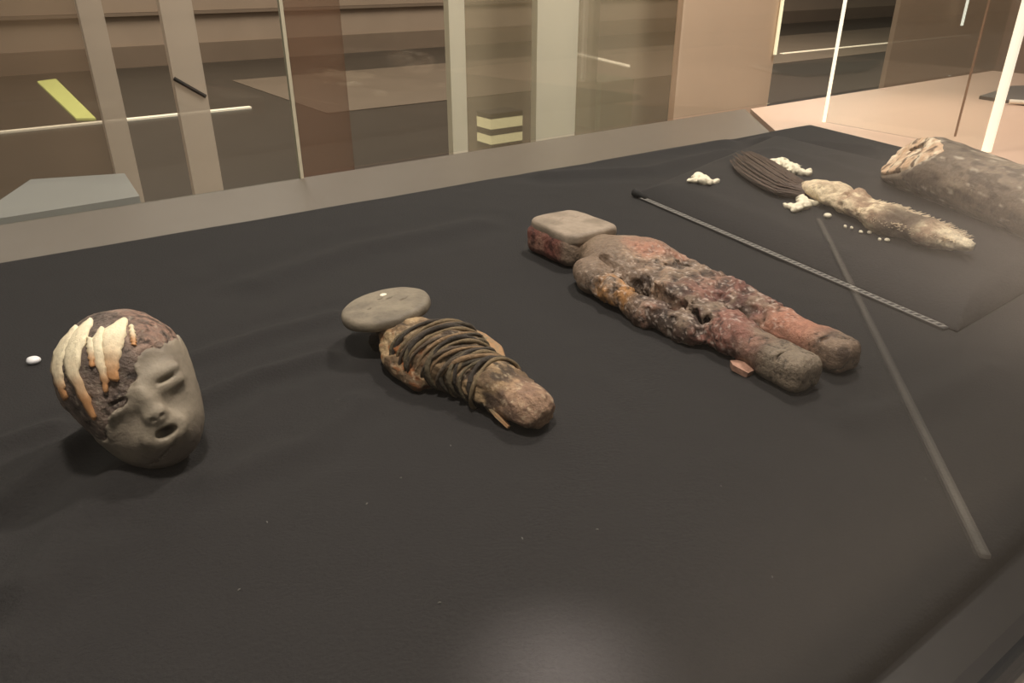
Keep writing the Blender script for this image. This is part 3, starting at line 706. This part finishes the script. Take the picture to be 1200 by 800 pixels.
#@@PADFIGS
# ------------------------------------------------------------------ furred figure on the padded board
path_px = [(948, 228), (975, 235), (1000, 248), (1040, 265), (1085, 280), (1130, 294)]
pz = lambda xy: float(pad_h(np.array([[xy[0], xy[1], 0]]))[0])
pp = np.array([P(x, y, .045) for x, y in path_px]); pp[:, 2] = 0
hd, ft = pp[0, :2], pp[-1, :2]
fur = frame_at('furred_figure', hd, ft, PADZ); tag(fur, 'pale furry figure with a long dark hair bundle on the padded board', 'mummy figure')
FI = np.array(Matrix.Rotation(-fur.rotation_euler.z, 3, 'Z'))
loc = lambda p: FI@(np.array(p)-np.array(fur.location))
lp = np.array([loc((*q[:2], PADZ)) for q in pp]); lp[:, 2] = .020
FRAD = [.020, .030, .024, .038, .032, .015]
def b4(p):
    d = None
    for i in range(5):
        c = cap(p, lp[i], lp[i+1], FRAD[i], FRAD[i+1], .62); d = c if d is None else smin(d, c, .012)
    d = smin(d, cap(p, lp[0]+[.0, .018, .008], lp[1]+[-.02, .03, .012], .008, .006), .01)
    d = smin(d, ell(p, lp[2]+[-.012, .012, .008], (.022, .020, .018)), .008)
    d = smax(d, -(p[:, 2]+.003), .004)
    w = np.linalg.norm((p-(lp[1]*.25+lp[2]*.75)-[-.012, -.015, .01])/np.array([.018, .03, .03]), axis=1)
    d = smax(d, -(np.abs(p[:, 0]-lp[2, 0]+.020+.5*p[:, 1])-.0016-.25*np.maximum(p[:, 2]-.03, 0)), .006)
    return d+.0065*fbm(p, 30, 4, 71)+.0030*fbm(p*np.array([.4, 1, 1]), 130, 3, 72)
L4 = lp[5, 0]
def b4_col(V, n):
    a = fbm(V, 30, 4, 73); b = fbm(V*np.array([.4, 1, 1]), 120, 3, 74); c = mixc(hexc('d9c6a6')+0*V, hexc('b0947a'), ss(-.2, .4, a))
    c = mixc(c, hexc('f0dfbc')+0*V, .8*ss(.0, .35, b)); c = mixc(c, hexc('7d6348')+0*V, .55*ss(.1, .4, fbm(V, 70, 3, 78)))
    x0 = lp[3, 0]; dk = ss(x0-.01, x0+.03, V[:, 0]+.01*a)*ss(lp[4, 0]+.025, lp[4, 0]-.015, V[:, 0])*ss(.014, -.002, V[:, 1]+.008*b)
    c = mixc(c, hexc('4a3a2c')+0*V, .9*dk); return mixc(c, hexc('f4e6c8')+0*V, .7*ss(L4-.05, L4, V[:, 0]))
blob('body', b4, lp.min(0)-[.05, .06, .025], lp.max(0)+[.05, .06, .05], .0030, b4_col, M_fibre, fur)
tu = []
for i in range(260):
    t_ = random.uniform(2.3, 4.9); k = int(t_); base = lp[k]*(1-t_+k)+lp[k+1]*(t_-k); rr = FRAD[k]*(1-t_+k)+FRAD[k+1]*(t_-k); sd_ = random.choice((-1, 1))
    ang = random.uniform(.1, 1.3) if sd_ > 0 else random.uniform(0, .5)
    o = base+np.array([0, sd_*rr*math.cos(ang), rr*.6*math.sin(ang)]); ln = random.uniform(.006, .013)
    tu.append(tube([o-[0, sd_*.003, 0], o+np.array([.5*ln, sd_*ln*.8, ln*.3])], [.0012, .0003], 4))
st = obj('fur_fringe', *join(tu), mat('pale_fur', hexc('dccbb0'), .7), fur); st['kind'] = 'stuff'
# dark hair bundle
ha = np.array([P(x, y, .04) for x, y in ((868, 188), (885, 201), (905, 215), (928, 228), (950, 232))]); hl = np.array([loc((*q[:2], PADZ)) for q in ha])
hr = [.034, .050, .048, .040, .022]; tu = []
for i in range(420):
    a_, r_ = random.uniform(0, 2*math.pi), math.sqrt(random.random()); st_ = random.uniform(0, 1.2); path = []
    for t_ in np.linspace(st_, 4, 7):
        k = min(int(t_), 3); b_ = hl[k]*(1-t_+k)+hl[k+1]*(t_-k); w_ = hr[k]*(1-t_+k)+hr[k+1]*(t_-k)
        path.append(b_+np.array([.002*math.sin(t_*3+i), w_*r_*math.cos(a_), .014+w_*.42*r_*math.sin(a_)+.001*math.sin(t_*5+i)]))
    tu.append(tube(path, [.0007, .0014, .0017, .0017, .0017, .0016, .0014], 4))
st = obj('hair_bundle', *join(tu), mat('dark_hair', hexc('5c483a'), .55, .5, 90, color2=hexc('3c2d24')), fur); st['kind'] = 'stuff'; st['label'] = 'dark brown hair bundle'

# white bone pieces around the hair
M_bone = mat('white_bone', hexc('f3ead0'), .5, .12, 150, .4)
def bone(pix, rads, label, zz=.046):
    pts = np.array([P(x, y, zz) for x, y in pix]); c = pts.mean(0); z0 = pz(c)
    L = pts-c; L[:, 2] = .006
    def fn(p):
        d = None
        for i in range(len(L)-1):
            q = cap(p, L[i], L[i+1], rads[i], rads[i+1], .8); d = q if d is None else smin(d, q, .003)
        for i in range(len(L)-1):
            m_ = (L[i]+L[i+1])/2; side = 1 if i % 2 else -1; e_ = L[i+1]-L[i]; pn = np.array([-e_[1], e_[0], 0])/np.linalg.norm(e_)
            d = smin(d, cap(p, m_, m_+pn*side*.030+[0, 0, -.002], .0065, .0045), .003)
        for q in L[1:-1]: d = smax(d, -ell(p, q+[.004, 0, .004], (.004, .004, .008)), .0015)
        return d+.0055*fbm(p, 105, 3, 81)
    V, Q = nets(fn, L.min(0)-[.03, .03, .012], L.max(0)+[.03, .03, .018], .0022)
    o = obj('bone_ornament', V, Q, M_bone, smooth=True); o.location = (c[0], c[1], z0); return tag(o, label, 'bone ornament', 'white bone pieces')
bone([(905, 188), (918, 189), (927, 195), (936, 199), (946, 201)], [.010, .011, .012, .011, .008], 'long white pierced bone lying behind the dark hair bundle')
bone([(943, 224), (939, 234), (942, 243), (931, 247)], [.010, .009, .011, .007], 'hooked white bone in front of the figure where hair meets body', .038)
bone([(818, 209), (825, 213), (831, 215)], [.013, .012, .007], 'small white bone lump lying alone near the board corner', .038)
def pebble(px, py, r, label, m, cat='fragment', on=None, zz=.034, sx=1.0, group=None):
    c = P(px, py, zz); z0 = on(c)
    V, Q = nets(lambda p: ell(p, (0, 0, r*.55), (r*sx, r, r*.65))+r*.12*fbm(p, 1.2/r, 3, int(px)), (-2.2*r*max(1, sx), -1.8*r, -r), (2.2*r*max(1, sx), 1.8*r, 2*r), r/4.5)
    o = obj('fragment', V, Q, m, smooth=True); o.location = (c[0], c[1], z0); return tag(o, label, cat, group)
cz = lambda c: float(cloth_h(np.array([[c[0], c[1], 0]]))[0])
pebble(969, 256, .007, 'tiny pale crumb on the padded board beside the furred figure', M_bone, on=pz)
for x, y in ((989, 269), (998, 271), (1008, 275), (1018, 277), (1030, 281), (1039, 284)):
    pebble(x+random.uniform(-1, 1), y+random.uniform(-3, 2), random.uniform(.003, .0048), 'tiny pale tuft crumb in a row in front of the furred figure', M_bone, on=pz, zz=.034, sx=random.uniform(.4, 1.3), group='tuft crumbs on the padded board')
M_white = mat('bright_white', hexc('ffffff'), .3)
pebble(40, 424, .0075, 'small bright white oval standing in for a glass reflection beside the clay head', M_white, on=cz, zz=.002, sx=1.15)  # reflected dot in the front glass, built as a chip on the cloth
pebble(162, 541, .0045, 'small white crumb at the chin of the clay head', M_white, on=cz, zz=.002, sx=1.2)

# ------------------------------------------------------------------ log-like hide figure running out of view
LA, LB = np.array(P(1083, 196, .085)), np.array(P(1250, 262, .075))
lg = frame_at('wrapped_limb', LA[:2], LB[:2], PADZ-.004); tag(lg, 'thick grey brown hide bundle with an open slanted end by the board edge', 'mummy limb')
LL = float(np.linalg.norm(LB[:2]-LA[:2]))
CN = np.array([-.38, -.62, .68]); CN /= np.linalg.norm(CN); C0 = np.array([-.030, 0, .080])
def log_(p):
    d = cap(p, (-.055, .0, .058), (LL+.10, .0, .050), .068, .060, .86)
    d = smax(d, (p-C0)@CN, .010)
    d = smax(d, -(p[:, 2]-.0), .006)
    return d+.0035*fbm(p*np.array([.5, 1, 1]), 28, 4, 91)+.0014*fbm(p*np.array([.4, 1, 1]), 90, 3, 92)
def log_end(p): return 0
def log_col(V, n):
    a = fbm(V*np.array([.4, 1, 1]), 30, 4, 93); b = fbm(V*np.array([.4, 1, 1]), 90, 3, 94)
    c = mixc(hexc('6a5c4e')+0*V, hexc('8f7f6c'), ss(-.3, .4, a)); c = mixc(c, hexc('4a3d33')+0*V, .7*ss(.1, .35, b))
    return mixc(c, hexc('dccfba')+0*V, .6*ss(.22, .5, fbm(V*np.array([.3, 1, 1]), 110, 4, 96)))
blob('hide', log_, (-.2, -.09, -.004), (LL+.2, .09, .13), .0034, log_col, M_skin, lg)
def core(p):
    d = cap(p, (-.055, .0, .060), (.10, .0, .060), .058, .058, .86); h = (p-C0)@CN
    d = smax(d, h-.004-.006*np.abs(fbm(p, 45, 4, 97))-.006*fbm(p, 22, 2, 99), .004); d = np.maximum(d, -.035-h)
    d = smax(d, -cap(p, C0+[.02, -.006, .018], C0+[-.03, .012, -.012], .007, .006), .003); return d
blob('open_end', core, (-.2, -.09, -.004), (.12, .09, .13), .0026, lambda V, n: mixc(mixc(hexc('d8b593')+0*V, hexc('f6e6ca'), ss(-.2, .4, fbm(V, 60, 4, 98))), hexc('5f4936')+0*V, .9*ss(.14, .34, fbm(V*np.array([1, .4, 1]), 90, 3, 95))), M_skin, lg)

# pale lint scattered on the cloth
tu = []
for x, y in ((528, 522), (515, 705), (612, 630), (396, 470), (313, 612), (845, 568), (280, 690), (430, 590), (1085, 560), (700, 620), (470, 560), (765, 235), (300, 330), (905, 675)):
    c = P(x, y, .001); c[2] = cz(c)+.0006; d_ = random.uniform(0, 3); v_ = np.array([math.cos(d_), math.sin(d_), 0])*random.uniform(.0006, .0016)
    tu.append(tube([c-v_, c+[0, 0, .0004], c+v_], [.0003, .0007, .0003], 5))
o = obj('lint', *join(tu), mat('lint', hexc('6f6c68'), .8)); tag(o, 'pale specks of lint scattered over the black cloth', 'lint', kind='stuff')
